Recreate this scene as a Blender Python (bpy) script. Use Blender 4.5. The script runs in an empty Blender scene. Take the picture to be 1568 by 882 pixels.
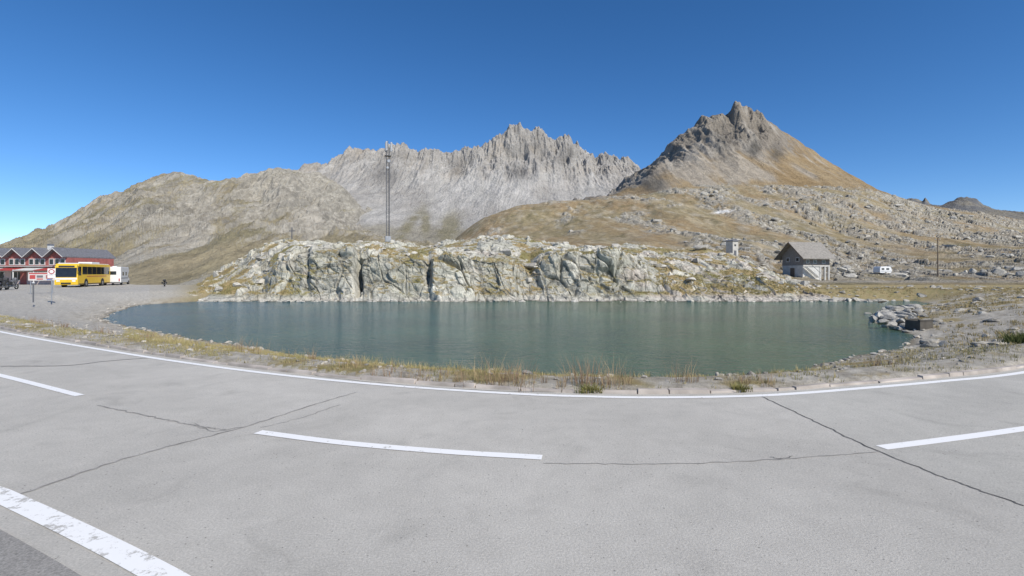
import bpy, bmesh, math, random
import numpy as np
from mathutils import Vector, Matrix
random.seed(7); rng=np.random.default_rng(11)
scene=bpy.context.scene
CH=1.8; F=784.0; HZ=418.0     # eye height, focal (px of a 1568 px wide frame), horizon row

def gp(px,py,z=0.0):
    d=F*(CH-z)/(py-HZ); return ((px-784)/F*d, d)

# ------------------------------------------------------------------ noise
def _h(ix,iy,iz,seed):
    h=(ix.astype(np.uint32)*np.uint32(0x8da6b343))^(iy.astype(np.uint32)*np.uint32(0xd8163841))^(iz.astype(np.uint32)*np.uint32(0xcb1ab31f))^np.uint32((seed*0x9e3779b1)&0xffffffff)
    h^=h>>np.uint32(16); h*=np.uint32(0x7feb352d); h^=h>>np.uint32(15); h*=np.uint32(0x846ca68b); h^=h>>np.uint32(16)
    return h
def perlin(x,y,z,seed=0):
    fx=np.floor(x);fy=np.floor(y);fz=np.floor(z)
    ix=fx.astype(np.int64);iy=fy.astype(np.int64);iz=fz.astype(np.int64)
    x=x-fx;y=y-fy;z=z-fz
    u=x*x*x*(x*(x*6-15)+10);v=y*y*y*(y*(y*6-15)+10);w=z*z*z*(z*(z*6-15)+10)
    out=0
    for i in (0,1):
        for j in (0,1):
            for k in (0,1):
                h=_h(ix+i,iy+j,iz+k,seed)
                gx=(h&np.uint32(1023)).astype(np.float64)/511.5-1
                gy=((h>>np.uint32(10))&np.uint32(1023)).astype(np.float64)/511.5-1
                gz=((h>>np.uint32(20))&np.uint32(1023)).astype(np.float64)/511.5-1
                d=gx*(x-i)+gy*(y-j)+gz*(z-k)
                out=out+d*(u if i else 1-u)*(v if j else 1-v)*(w if k else 1-w)
    return out*1.3
def fbm(x,y,z,oct=5,seed=0,ridged=False,gain=0.5):
    s=0;a=1.0;t=0
    for o in range(oct):
        n=perlin(x,y,z,seed+o*17)
        if ridged: n=1-2*np.abs(n)*1.4
        s=s+a*n;t+=a;a*=gain
        x,y,z=(x*1.7+y*1.13+5.1),(y*1.7-x*1.13+1.7),z*2.04+3.3
    return s/t
def fbmA(x,y,z,oct=5,seed=0,ridged=False,gain=0.5):
    """anisotropic version: keeps the stretch direction (downslope gullies)"""
    s=0;a=1.0;t=0
    for o in range(oct):
        n=perlin(x,y,z,seed+o*17)
        if ridged: n=1-2*np.abs(n)*1.4
        s=s+a*n;t+=a;a*=gain
        x,y,z=x*2.07+3.1,y*1.85+1.7,z*1.9+3.3
    return s/t
def worley(x,y,z,seed=0):
    fx=np.floor(x).astype(np.int64);fy=np.floor(y).astype(np.int64);fz=np.floor(z).astype(np.int64)
    F1=np.full(x.shape,9.0);F2=np.full(x.shape,9.0);ID=np.zeros(x.shape)
    for i in (-1,0,1):
        for j in (-1,0,1):
            for k in (-1,0,1):
                h=_h(fx+i,fy+j,fz+k,seed)
                a=(h&np.uint32(1023))/1023.0;b=((h>>np.uint32(10))&np.uint32(1023))/1023.0;c=((h>>np.uint32(20))&np.uint32(1023))/1023.0
                d=np.sqrt((fx+i+a-x)**2+(fy+j+b-y)**2+(fz+k+c-z)**2)
                r=(a*7.3+b*3.1+c*5.7)%1.0
                new=d<F1
                F2=np.where(new,F1,np.minimum(F2,d)); ID=np.where(new,r,ID); F1=np.where(new,d,F1)
    return F1,F2,ID
def sst(a,b,x):
    t=np.clip((x-a)/(b-a),0,1); return t*t*(3-2*t)
def mixc(a,b,m):
    return a*(1-m[...,None])+b*m[...,None]
def C(*c): return np.array(c,dtype=float)

# ------------------------------------------------------------------ material helpers
def newmat(name):
    m=bpy.data.materials.new(name); m.use_nodes=True
    nt=m.node_tree; b=nt.nodes['Principled BSDF']; return m,nt,b
def simple(name,col,rough=0.6,metal=0.0,var=0.12,scale=3.0,spec=0.5,bump=0.0):
    m,nt,b=newmat(name); N=nt.nodes; L=nt.links
    tc=N.new('ShaderNodeTexCoord'); n=N.new('ShaderNodeTexNoise'); n.inputs['Scale'].default_value=scale; n.inputs['Detail'].default_value=6
    L.new(tc.outputs['Object'],n.inputs['Vector'])
    r=N.new('ShaderNodeMapRange'); r.inputs[1].default_value=.3; r.inputs[2].default_value=.7; r.inputs[3].default_value=1-var; r.inputs[4].default_value=1+var
    L.new(n.outputs['Fac'],r.inputs[0])
    mx=N.new('ShaderNodeVectorMath'); mx.operation='SCALE'; mx.inputs[0].default_value=col
    L.new(r.outputs[0],mx.inputs['Scale']); L.new(mx.outputs[0],b.inputs['Base Color'])
    b.inputs['Roughness'].default_value=rough; b.inputs['Metallic'].default_value=metal; b.inputs['Specular IOR Level'].default_value=spec
    if bump>0:
        bp=N.new('ShaderNodeBump'); bp.inputs['Distance'].default_value=bump; L.new(n.outputs['Fac'],bp.inputs['Height']); L.new(bp.outputs[0],b.inputs['Normal'])
    return m
def vcolmat(name,s1,s2,bump,var=0.35,rough=0.95,crack=0.0,crack_scale=0.5,zst=1.0,yst=1.0):
    """vertex-painted ground cover, broken up by procedural detail and bump"""
    m,nt,b=newmat(name); N=nt.nodes; L=nt.links
    at=N.new('ShaderNodeAttribute'); at.attribute_name='Col'
    tc=N.new('ShaderNodeTexCoord'); mp=N.new('ShaderNodeMapping'); L.new(tc.outputs['Object'],mp.inputs['Vector']); mp.inputs['Scale'].default_value=(1,yst,zst)
    n1=N.new('ShaderNodeTexNoise'); n1.inputs['Scale'].default_value=s1; n1.inputs['Detail'].default_value=10; n1.inputs['Roughness'].default_value=.65
    n2=N.new('ShaderNodeTexNoise'); n2.inputs['Scale'].default_value=s2; n2.inputs['Detail'].default_value=8; n2.inputs['Roughness'].default_value=.7
    L.new(mp.outputs[0],n1.inputs['Vector']); L.new(mp.outputs[0],n2.inputs['Vector'])
    ad=N.new('ShaderNodeMath'); ad.operation='ADD'; L.new(n1.outputs['Fac'],ad.inputs[0]); L.new(n2.outputs['Fac'],ad.inputs[1])
    r=N.new('ShaderNodeMapRange'); r.inputs[1].default_value=.7; r.inputs[2].default_value=1.3; r.inputs[3].default_value=1-var; r.inputs[4].default_value=1+var
    L.new(ad.outputs[0],r.inputs[0])
    sc=N.new('ShaderNodeVectorMath'); sc.operation='SCALE'; L.new(at.outputs['Color'],sc.inputs[0]); L.new(r.outputs[0],sc.inputs['Scale'])
    col=sc.outputs[0]; hgt=ad.outputs[0]
    if crack>0:
        rk=N.new('ShaderNodeAttribute'); rk.attribute_name='rock'
        dn=N.new('ShaderNodeVectorMath'); dn.operation='ADD'
        sn=N.new('ShaderNodeVectorMath'); sn.operation='SCALE'; sn.inputs['Scale'].default_value=0.9/crack_scale*.5; L.new(n1.outputs['Color'],sn.inputs[0])
        L.new(tc.outputs['Object'],dn.inputs[0]); L.new(sn.outputs[0],dn.inputs[1])
        mp2=N.new('ShaderNodeMapping'); mp2.inputs['Rotation'].default_value=(.25,.5,.2); mp2.inputs['Scale'].default_value=(1,1,.4); L.new(dn.outputs[0],mp2.inputs['Vector'])
        acc=None
        for k,(sc_,w) in enumerate(((crack_scale,.05),(crack_scale*2.9,.05))):
            v=N.new('ShaderNodeTexVoronoi'); v.feature='DISTANCE_TO_EDGE'; v.inputs['Scale'].default_value=sc_; L.new(mp2.outputs[0],v.inputs['Vector'])
            q=N.new('ShaderNodeMapRange'); q.inputs[1].default_value=0; q.inputs[2].default_value=w; q.inputs[3].default_value=(1-crack) if k==0 else 1-crack*.5; q.inputs[4].default_value=1; L.new(v.outputs['Distance'],q.inputs[0])
            if acc is None: acc=q.outputs[0]
            else:
                mm=N.new('ShaderNodeMath'); mm.operation='MULTIPLY'; L.new(acc,mm.inputs[0]); L.new(q.outputs[0],mm.inputs[1]); acc=mm.outputs[0]
        mr=N.new('ShaderNodeMix'); mr.data_type='FLOAT'; mr.inputs[2].default_value=1.0; L.new(rk.outputs['Fac'],mr.inputs[0]); L.new(acc,mr.inputs[3])
        s2_=N.new('ShaderNodeVectorMath'); s2_.operation='SCALE'; L.new(col,s2_.inputs[0]); L.new(mr.outputs[0],s2_.inputs['Scale']); col=s2_.outputs[0]
        a2=N.new('ShaderNodeMath'); a2.operation='ADD'; L.new(hgt,a2.inputs[0]); L.new(mr.outputs[0],a2.inputs[1]); hgt=a2.outputs[0]
    L.new(col,b.inputs['Base Color']); b.inputs['Roughness'].default_value=rough; b.inputs['Specular IOR Level'].default_value=.15
    bp=N.new('ShaderNodeBump'); bp.inputs['Distance'].default_value=bump; bp.inputs['Strength'].default_value=1; L.new(hgt,bp.inputs['Height']); L.new(bp.outputs[0],b.inputs['Normal'])
    return m

# ------------------------------------------------------------------ mesh helpers
def grid_mesh(name,X,Y,Z,col,mat,smooth=True,attrs=None,wrap=False):
    R,K=X.shape
    co=np.stack([X,Y,Z],-1).reshape(-1,3)
    idx=np.arange(R*K).reshape(R,K)
    if wrap: idx=np.concatenate([idx,idx[:,:1]],1)
    a=idx[:-1,:-1].ravel();b=idx[:-1,1:].ravel();c=idx[1:,1:].ravel();d=idx[1:,:-1].ravel()
    faces=np.stack([a,b,c,d],1)
    return raw_mesh(name,co,faces,col.reshape(-1,3),mat,smooth,attrs)
def raw_mesh(name,co,quads,col,mat,smooth=False,attrs=None):
    me=bpy.data.meshes.new(name); n=len(quads); k=quads.shape[1]
    me.vertices.add(len(co)); me.vertices.foreach_set('co',co.astype(np.float32).ravel())
    me.loops.add(n*k); me.loops.foreach_set('vertex_index',quads.astype(np.int32).ravel())
    me.polygons.add(n); me.polygons.foreach_set('loop_start',np.arange(0,n*k,k,dtype=np.int32))
    me.polygons.foreach_set('use_smooth',np.full(n,smooth))
    me.update(calc_edges=True)
    if col is not None:
        at=me.attributes.new('Col','FLOAT_COLOR','POINT'); at.data.foreach_set('color',np.concatenate([np.clip(col,0,.95),np.ones((len(col),1))],1).astype(np.float32).ravel())
    for kname,v in (attrs or {}).items():
        at=me.attributes.new(kname,'FLOAT','POINT'); at.data.foreach_set('value',v.astype(np.float32).ravel())
    me.materials.append(mat)
    o=bpy.data.objects.new(name,me); scene.collection.objects.link(o); return o
def normals(X,Y,Z):
    P=np.stack([X,Y,Z],-1); a=np.gradient(P,axis=1); b=np.gradient(P,axis=0)
    n=np.cross(a,b); n/=np.linalg.norm(n,axis=-1,keepdims=True)+1e-9
    n*=np.where(n[...,2:]<0,-1,1); return n
def seg_dist(px,py,poly):
    best=np.full(px.shape,1e9)
    for (ax,ay),(bx,by) in zip(poly[:-1],poly[1:]):
        dx,dy=bx-ax,by-ay; t=np.clip(((px-ax)*dx+(py-ay)*dy)/(dx*dx+dy*dy+1e-12),0,1)
        best=np.minimum(best,(px-ax-t*dx)**2+(py-ay-t*dy)**2)
    return np.sqrt(best)
def inside(px,py,poly):
    r=np.zeros(px.shape,bool)
    for (ax,ay),(bx,by) in zip(poly,poly[1:]+poly[:1]):
        c=((ay>py)!=(by>py))&(px<(bx-ax)*(py-ay)/((by-ay) if by!=ay else 1e-9)+ax); r^=c
    return r
def catmull(P,n=8):
    P=[Vector((p[0],p[1])) for p in P]; P=[P[0]*2-P[1]]+P+[P[-1]*2-P[-2]]; out=[]
    for i in range(1,len(P)-2):
        for k in range(n):
            t=k/n; a,b,c,d=P[i-1],P[i],P[i+1],P[i+2]
            q=.5*((2*b)+(c-a)*t+(2*a-5*b+4*c-d)*t*t+(3*b-a-3*c+d)*t**3); out.append((q.x,q.y))
    out.append((P[-2].x,P[-2].y)); return out

# ------------------------------------------------------------------ plan of the place
edge_px=[(0,505),(160,533),(320,557),(480,576),(640,590),(800,600),(900,603.5),(1000,605),(1160,602),(1300,592),(1440,580),(1568,565)]
edge=[(-60,44),(-40,32),(-25,22.3)]+[gp(*p) for p in edge_px]+[(14,12.2),(24,18),(60,38)]
edge=catmull(edge,8)
def offset(poly,d):
    out=[]
    for i,p in enumerate(poly):
        a=poly[max(i-1,0)];b=poly[min(i+1,len(poly)-1)]
        t=Vector((b[0]-a[0],b[1]-a[1])).normalized(); out.append((p[0]-t.y*d,p[1]+t.x*d))
    return out
kerb_in=offset(edge,0.22)
shore_px=[(160,491),(210,503),(300,521),(400,535),(500,549),(600,560),(700,568),(800,573),(960,578),(1100,578),(1190,571),(1250,558),(1300,548),(1350,538),(1390,529),(1398,518),(1380,506),(1334,493),(1342,481),(1372,472),(1430,466),(1400,461),(1280,460.4),(1000,460.2),(600,460.2),(400,460.2),(318,460.8),(215,467),(172,479)]
WL=-1.0
shore=[gp(a,b,WL) for a,b in shore_px]
shore_c=shore+[shore[0]]
def lake_s(x,y):
    d=seg_dist(x,y,shore_c); return np.where(inside(x,y,shore),-d,d)
def kerb_d(x,y):
    d=seg_dist(x,y,kerb_in); ky=np.interp(x,[p[0] for p in kerb_in],[p[1] for p in kerb_in]); return np.where(y>ky,d,-d)
def ground_h(x,y):
    s=lake_s(x,y)+.35*perlin(x*.5,y*.5,x*0,5)+.15*perlin(x*1.7,y*1.7,x*0,6); D=kerb_d(x,y)
    px=784+F*x/np.maximum(y,1)
    sp=np.maximum(s,0)
    ws=np.clip(sp+np.maximum(D-.9,0),1.5,6.5)
    ws=np.where(y>40,np.minimum(ws,5.0),ws)
    u=np.clip(sp/ws,0,1); land=-1+1.03*u**1.15
    land=np.where(s<0,-1-np.minimum(1.6,-s*.35),land)
    n=.08*fbm(x*.35,y*.35,x*0,4,3)+.04*perlin(x*3,y*3,x*0,9)
    land=land+n*sst(.3,2.0,D)*np.where(y>0,1,0)*sst(-.5,1.2,s)
    h=np.where(D>0.16,land,np.where(D>0.04,-0.06+(land+.06)*(D-.04)/.12,-0.06))
    ys=np.interp(px,[120,210],[110,73])
    h=h-45*sst(ys,ys+260,y)
    return h,s,D,px
nth=900
th=np.concatenate([np.linspace(-62,62,nth),np.linspace(62,298,140)[1:-1]])*math.pi/180
rr=np.concatenate([[0.02,.7],np.geomspace(1.5,6000,540)])
TH,RR=np.meshgrid(th,rr)
GX=RR*np.sin(TH);GY=RR*np.cos(TH)
GZ,Gs,GD,Gpx=ground_h(GX,GY)
gravel=C(.36,.325,.265); gravel2=C(.46,.425,.36); straw=C(.33,.26,.13); green=C(.15,.15,.055); mud=C(.18,.15,.10); pave=C(.41,.39,.35)
nA=fbm(GX*.6,GY*.6,GX*0,5,21); nB=fbm(GX*2.5,GY*2.5,GX*0,4,22); nC=fbm(GX*.12,GY*.12,GX*0,4,23)
col=mixc(np.broadcast_to(gravel,GX.shape+(3,)),gravel2,sst(-.3,.3,nB))
grassm=sst(-.10,.14,nA+.00-.18*sst(980,1300,Gpx)*(GY<28)-.9*(Gpx<330)*sst(16,22,GY))
grassm=np.where((GD>.2),grassm,0)*sst(.4,1.2,Gs)
far=sst(45,52,GY)*(Gpx>230); grassm=np.maximum(grassm,far*.95)
g=mixc(np.broadcast_to(straw,GX.shape+(3,)),green,sst(-.05,.35,nB+nC*.5)*.6)
col=mixc(col,g,grassm)
lefta=sst(330,250,Gpx)*sst(18,24,GY)*sst(.5,3,Gs); col=mixc(col,np.broadcast_to(pave,col.shape)*(1+.1*nC[...,None]),lefta*.85)
wet=sst(.45,0.0,Gs)*(GD>0); col=mixc(col,np.broadcast_to(mud,col.shape),wet*.8)
behind=(GY<-12)|((GD<0)&(RR>45)); col=np.where(behind[...,None],np.broadcast_to(C(.22,.19,.1),col.shape),col)
col=col*(1+.25*nB[...,None]*(1-.7*lefta[...,None]))
m_ground=vcolmat('ground_cover',6,34,.04,.38)
ground=grid_mesh('ground',GX,GY,GZ,col,m_ground,True,wrap=True)

# ------------------------------------------------------------------ layered relief
def layer(contours,px0,px1,nc,nr,weights=None):
    pxs=np.linspace(px0,px1,nc); Zc=[];Dc=[]
    for c in contours:
        if isinstance(c,tuple): d,pts=c; pts=[(p[0],p[1],d) for p in pts]
        else: pts=c
        a=np.array(pts,float); dd=np.interp(pxs,a[:,0],a[:,2]); yy=np.interp(pxs,a[:,0],a[:,1])
        Dc.append(dd); Zc.append(CH+(HZ-yy)/F*dd)
    Zc=np.array(Zc);Dc=np.array(Dc);n=len(contours)
    w=np.array(weights if weights else [1]*(n-1),float); w=np.round(w/w.sum()*nr).astype(int)
    rowsZ=[];rowsD=[];T=[]
    def cr(A,i,t):
        a=A[max(i-1,0)];b=A[i];c=A[i+1];d=A[min(i+2,n-1)]
        lin=b+(c-b)*t; q=.5*((2*b)+(c-a)*t+(2*a-5*b+4*c-d)*t*t+(3*b-a-3*c+d)*t**3)
        return lin*.4+q*.6
    for i in range(n-1):
        for k in range(w[i]):
            t=k/w[i]; rowsZ.append(cr(Zc,i,t)); rowsD.append(Dc[i]+(Dc[i+1]-Dc[i])*t); T.append(i+t)
    rowsZ.append(Zc[-1]);rowsD.append(Dc[-1]);T.append(n-1)
    Z=np.array(rowsZ);D=np.array(rowsD);PX=np.broadcast_to(pxs,Z.shape); X=(PX-784)/F*D
    return X,D.copy(),Z,PX,np.broadcast_to(np.array(T)[:,None],Z.shape)
def blob(PX,PY,cx,cy,rx,ry): return np.exp(-(((PX-cx)/rx)**2+((PY-cy)/ry)**2))

# ---- far grey range
cg=[(620,[(300,425),(1100,410)]),
    (950,[(300,390),(450,372),(560,368),(700,372),(900,360),(1100,350)]),
    (1350,[(300,340),(480,322),(560,318),(640,328),(700,335),(800,330),(900,325),(1100,320)]),
    (1700,[(300,310),(480,293),(560,296),(700,296),(780,290),(880,300),(960,290),(1100,300)]),
    (2050,[(300,300),(480,276),(560,256),(640,258),(700,262),(780,252),(850,252),(920,270),(980,278),(1100,300)]),
    (2200,[(300,320),(440,290),(490,266),(520,252),(545,238),(565,234),(580,237),(600,233),(630,238),(655,246),(690,243),(700,236),(712,230),(722,238),(735,238),(760,222),(775,212),(783,203),(789,206),(797,202),(803,210),(812,215),(820,206),(830,216),(838,224),(850,228),(862,228),(866,220),(872,219),(877,230),(884,227),(888,238),(905,246),(920,256),(935,256),(945,264),(962,259),(972,262),(985,275),(1100,310)]),
    (2500,[(300,360),(1100,340)])]
X,Y,Z,PX,T=layer(cg,300,1100,1000,380,[.9,1.1,1.3,1.7,2.8,.5])
hgt=sst(1.0,4.0,T)*sst(6.0,5.4,T); crest=np.exp(-((T-5)/.22)**2)
wx=fbm(X/300,Y/900,Z*0,3,71)*90
gul=fbmA((X+wx)/150,(Y+wx)/900,Z/900,6,31,True,.58)
crag=fbm(X/50,Y/160,Z/120,5,33,True,.6)
up=sst(2.9,4.3,T)*sst(6,5.2,T)
ctop=.3+.7*sst(660,740,PX)
Z=Z+gul*62*hgt*(1-.86*crest)*(.28+.72*up)+crag*24*up*(1-.7*crest)*ctop+crest*ctop*(6*np.clip(fbm(X/20,Y/60,Z*0,3,44,True,.6),-.6,1)-1.5)*sst(480,560,PX)+fbm(X/20,Y/55,Z*0,4,35,True,.6)*8*hgt*(1-.6*crest)*(.3+.7*up)
N=normals(X,Y,Z); slope=1-N[...,2]
PY=HZ-(Z-CH)/Y*F
scree=C(.475,.45,.405); rockd=C(.275,.255,.225)
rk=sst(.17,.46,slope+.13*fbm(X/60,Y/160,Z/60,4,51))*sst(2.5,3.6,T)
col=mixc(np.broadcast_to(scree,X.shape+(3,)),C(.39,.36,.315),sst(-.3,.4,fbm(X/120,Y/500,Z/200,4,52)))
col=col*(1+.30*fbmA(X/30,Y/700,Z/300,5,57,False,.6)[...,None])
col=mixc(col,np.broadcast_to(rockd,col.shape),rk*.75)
col=mixc(col,np.broadcast_to(C(.40,.335,.25),col.shape),sst(.0,.35,fbm(X/110,Y/300,Z/90,4,58))*up*.45)
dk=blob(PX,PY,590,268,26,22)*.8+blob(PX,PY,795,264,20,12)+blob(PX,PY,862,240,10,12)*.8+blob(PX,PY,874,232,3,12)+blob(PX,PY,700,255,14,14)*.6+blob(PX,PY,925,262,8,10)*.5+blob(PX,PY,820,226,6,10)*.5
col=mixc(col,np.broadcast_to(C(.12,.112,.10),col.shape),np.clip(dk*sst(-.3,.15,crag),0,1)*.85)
gr=sst(-.05,.25,fbm(X/150,Y/420,Z*0,4,53)-.28+1.1*sst(1.9,.6,T)-.9*sst(560,470,PX)*sst(1.6,2.2,T))*sst(3.3,2.2,T)
col=mixc(col,np.broadcast_to(C(.31,.275,.19),col.shape),gr*.65)
st=blob(PX-.75*(372-PY),PY,605,352,9,30)+blob(PX-.3*(372-PY),PY,680,350,16,22)+blob(PX,PY,652,342,7,16)+blob(PX,PY,520,350,8,18)
col=mixc(col,np.broadcast_to(C(.22,.19,.09),col.shape),np.clip(st*1.6*sst(-.5,.1,fbm(X/30,Y/90,Z*0,3,54)),0,1)*.75)
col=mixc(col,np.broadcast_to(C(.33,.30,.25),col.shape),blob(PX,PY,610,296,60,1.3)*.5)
col=mixc(col,np.broadcast_to(C(.40,.42,.45),col.shape),np.full(X.shape,.08))  # bluish aerial haze painted evenly into the range's vertex colour
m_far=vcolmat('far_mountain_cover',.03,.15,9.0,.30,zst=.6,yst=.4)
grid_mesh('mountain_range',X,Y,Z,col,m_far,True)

# ---- left mountain
cl=[(200,[(-400,470),(700,470)]),
    (430,[(-400,455),(60,443),(300,443),(450,432),(600,405),(700,405)]),
    (800,[(-400,448),(0,425),(80,410),(150,388),(220,365),(290,368),(340,360),(400,365),(450,372),(520,378),(600,395),(700,420)]),
    (1150,[(-400,440),(0,408),(80,387),(150,352),(215,314),(260,330),(300,348),(350,322),(400,326),(430,314),(470,332),(500,345),(560,375),(620,400),(700,430)]),
    [(-400,435,1500),(0,402,1500),(40,385,1500),(60,375,1500),(100,352,1480),(150,325,1450),(200,300,1400),(240,279,1350),(268,270,1330),(290,273,1340),(320,282,1400),(350,289,1480),(380,283,1500),(410,270,1480),(430,264,1450),(445,267,1470),(470,269,1500),(490,270,1520),(515,285,1500),(560,325,1450),(600,365,1400),(640,410,1400),(700,440,1400)],
    (1800,[(-400,470),(60,430),(270,350),(430,340),(700,470)])]
X,Y,Z,PX,T=layer(cl,-400,700,1100,340,[.5,1.2,1.5,2.4,.4])
hgt=sst(.8,2.4,T)*sst(5,4.3,T); crest=np.exp(-((T-4)/.3)**2)
wx=fbm(X/200,Y/600,Z*0,3,171)*60
gul=fbmA((X+wx)/170,(Y+wx*.5)/750,Z*0,6,131,True,.58); crag=fbm(X/36,Y/110,Z/60,5,133,True,.6)
Z=Z+gul*50*hgt*(1-.75*crest)+crag*15*hgt*(1-.35*crest)+fbm(X/12,Y/30,Z*0,3,134)*2.6
N=normals(X,Y,Z); slope=1-N[...,2]; PY=HZ-(Z-CH)/Y*F
col=mixc(np.broadcast_to(C(.235,.205,.115),X.shape+(3,)),C(.30,.25,.155),sst(-.3,.3,fbm(X/90,Y/300,Z*0,4,151)))
sc=sst(-.02,.22,fbm(X/50,Y/230,Z/100,5,152)+.0+.5*blob(PX,PY,300,330,22,45)+.35*blob(PX,PY,225,345,50,26)+.35*sst(330,420,PX)*sst(380,330,PY)-.25*sst(90,60,PX)+.25*(slope-.2)*3)
col=mixc(col,np.broadcast_to(C(.42,.39,.335),col.shape),sc*.75)
rk=sst(.2,.45,slope+.12*fbm(X/25,Y/60,Z/30,4,153)); col=mixc(col,np.broadcast_to(C(.225,.205,.165),col.shape),rk*.6)
col=col*(1+.3*fbm(X/14,Y/45,Z/20,4,157)[...,None])
col=mixc(col,np.broadcast_to(C(.40,.42,.45),col.shape),np.full(X.shape,.05))  # thinner distance haze, mixed into the colour as a blue-grey tint
m_left=vcolmat('mountain_cover',.05,.28,4.0,.38,zst=.6,yst=.4)
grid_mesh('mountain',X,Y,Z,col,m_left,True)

# ---- pyramid peak
cp=[(420,[(850,330),(1568,345),(1900,370)]),
    (520,[(850,320),(940,305),(1000,292),(1130,282),(1250,285),(1350,300),(1420,318),(1568,340),(1900,370)]),
    (600,[(850,325),(940,304),(1000,276),(1060,252),(1130,240),(1200,250),(1270,268),(1340,296),(1400,318),(1568,345),(1900,370)]),
    (670,[(850,330),(940,306),(990,275),(1040,238),(1090,212),(1130,203),(1175,214),(1230,240),(1300,276),(1350,302),(1400,322),(1568,350),(1900,370)]),
    [(850,340,800),(940,308,790),(962,288,785),(985,268,770),(1003,256,762),(1012,244,755),(1022,238,750),(1050,213,740),(1075,193,730),(1100,184,722),(1119,179,716),(1122,170,716),(1125,162,716),(1129,161,716),(1133,160,716),(1136,167,716),(1141,170,716),(1146,176,718),(1158,179,720),(1165,184,722),(1190,200,730),(1220,221,740),(1260,245,752),(1300,271,765),(1340,294,780),(1365,303,790),(1400,318,800),(1568,350,800),(1900,380,800)],
    (950,[(850,400),(1130,330),(1900,400)])]
X,Y,Z,PX,T=layer(cp,850,1700,850,320,[.4,1.2,1.4,1.9,.5])
crest=np.exp(-((T-4)/.25)**2); hgt=sst(.6,1.8,T)*sst(5,4.4,T)
leftw=sst(1200,1120,PX)
gul=fbmA(X/55,Y/260,Z/200,5,231,True,.55); crag=fbm(X/20,Y/60,Z/40,5,233,True,.6)
rough=np.clip(leftw*sst(1.6,2.8,T)+.9*blob(PX,T,1170,3.0,40,.6)+blob(PX,T,1000,2.4,25,.9)+.12,0,1)
Z=Z+gul*15*hgt*(1-.75*crest)*(.3+.7*rough)+crag*8*hgt*rough*(1-.6*crest)+2*crest*perlin(X/5,Y/14,Z*0,44)*(PX<1200)+fbm(X/10,Y/25,Z*0,4,235)*1.2*hgt
N=normals(X,Y,Z); slope=1-N[...,2]; PY=HZ-(Z-CH)/Y*F
grass=mixc(np.broadcast_to(C(.295,.21,.11),X.shape+(3,)),C(.35,.265,.155),sst(-.3,.3,fbm(X/40,Y/120,Z*0,4,251)))
col=mixc(grass,C(.25,.225,.19)*np.ones(3),np.clip(sst(.2,.55,rough*.75+.3*crag+.3*(slope-.3)+.15*fbm(X/15,Y/40,Z/30,4,255)),0,1)*.9)
col=mixc(col,np.broadcast_to(C(.42,.385,.33),col.shape),np.clip(sst(.0,.3,fbmA(X/22,Y/120,Z/60,4,252)-.10+.5*blob(PX,PY,1110,262,75,22)+.2*leftw),0,1)*.65)
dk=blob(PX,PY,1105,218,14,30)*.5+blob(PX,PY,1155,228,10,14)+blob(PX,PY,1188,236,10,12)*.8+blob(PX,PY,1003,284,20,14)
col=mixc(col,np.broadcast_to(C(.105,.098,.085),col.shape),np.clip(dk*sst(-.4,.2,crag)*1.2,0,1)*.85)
m_mid=vcolmat('peak_cover',.1,.6,2.4,.38,zst=.6)
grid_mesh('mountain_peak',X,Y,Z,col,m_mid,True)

# ---- small dark crags beyond the right shoulder
cs=[(1000,[(1300,345),(1800,355)]),(1250,[(1300,335),(1380,322),(1420,325),(1480,322),(1800,350)]),
    (1400,[(1300,330),(1365,318),(1395,306),(1402,307),(1412,311),(1417,305),(1424,316),(1440,320),(1455,312),(1468,306),(1480,305),(1495,308),(1505,318),(1530,328),(1800,350)]),(1600,[(1300,380),(1800,380)])]
X,Y,Z,PX,T=layer(cs,1300,1800,300,90)
Z=Z+fbm(X/30,Y/60,Z/30,5,301,True,.6)*7*sst(0,1.5,T)*sst(3,2.2,T)
col=mixc(np.broadcast_to(C(.14,.14,.14),X.shape+(3,)),C(.22,.20,.16),sst(-.2,.3,fbm(X/40,Y/80,Z/30,4,302)))
grid_mesh('distant_crag',X,Y,Z,col,m_mid,True)

# ---- brown hill
ch=[(66,[(500,470),(2100,458)]),
    (80,[(500,420),(1000,410),(1150,424),(1250,434),(1568,437),(2100,437)]),
    (99,[(500,410),(700,400),(1000,396),(1100,398),(1150,404),(1190,420),(1265,425),(1330,427),(1568,427),(2100,427)]),
    (140,[(500,404),(600,398),(700,390),(900,372),(1000,368),(1150,372),(1250,392),(1330,408),(1450,408),(1568,400),(2100,395)]),
    (230,[(500,404),(600,398),(700,380),(800,355),(900,345),(1000,340),(1150,345),(1300,360),(1400,366),(1568,370),(2100,375)]),
    (400,[(500,404),(600,398),(650,386),(690,372),(715,352),(740,337),(770,324),(800,314),(850,309),(920,305),(980,301),(1050,286),(1130,283),(1250,285),(1320,288),(1370,302),(1410,314),(1440,320),(1500,326),(1568,341),(1700,350),(2100,365)]),
    (560,[(500,430),(800,360),(1100,320),(1370,330),(2100,400)])]
X,Y,Z,PX,T=layer(ch,500,2100,1300,440,[.3,.9,1.1,1.3,1.5,.4])
k=Y/200; crest=np.exp(-((T-5)/.3)**2)
nz=fbm(X/35,Y/90,Z*0,5,331)*5*k*(1-.6*crest)*sst(1.6,3.0,T)+fbm(X/9,Y/22,Z*0,4,333)*1.0*sst(.5,1.5,T)
mask=sst(-.08,.14,fbm(X/22,Y/60,Z*0,4,334)+.12*sst(1000,1400,PX)-.2*sst(1000,900,PX))*sst(1.2,2,T)
f1,f2,idd=worley(X/3.2,Y/6,Z/3,341); g1,g2,idd2=worley(X/1.3,Y/3.5,Z/1.3,342)
Z=Z+nz+mask*((idd-.35)*1.7*np.sqrt(k)+(idd2-.5)*.7)*sst(0,.15,f2-f1)
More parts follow.
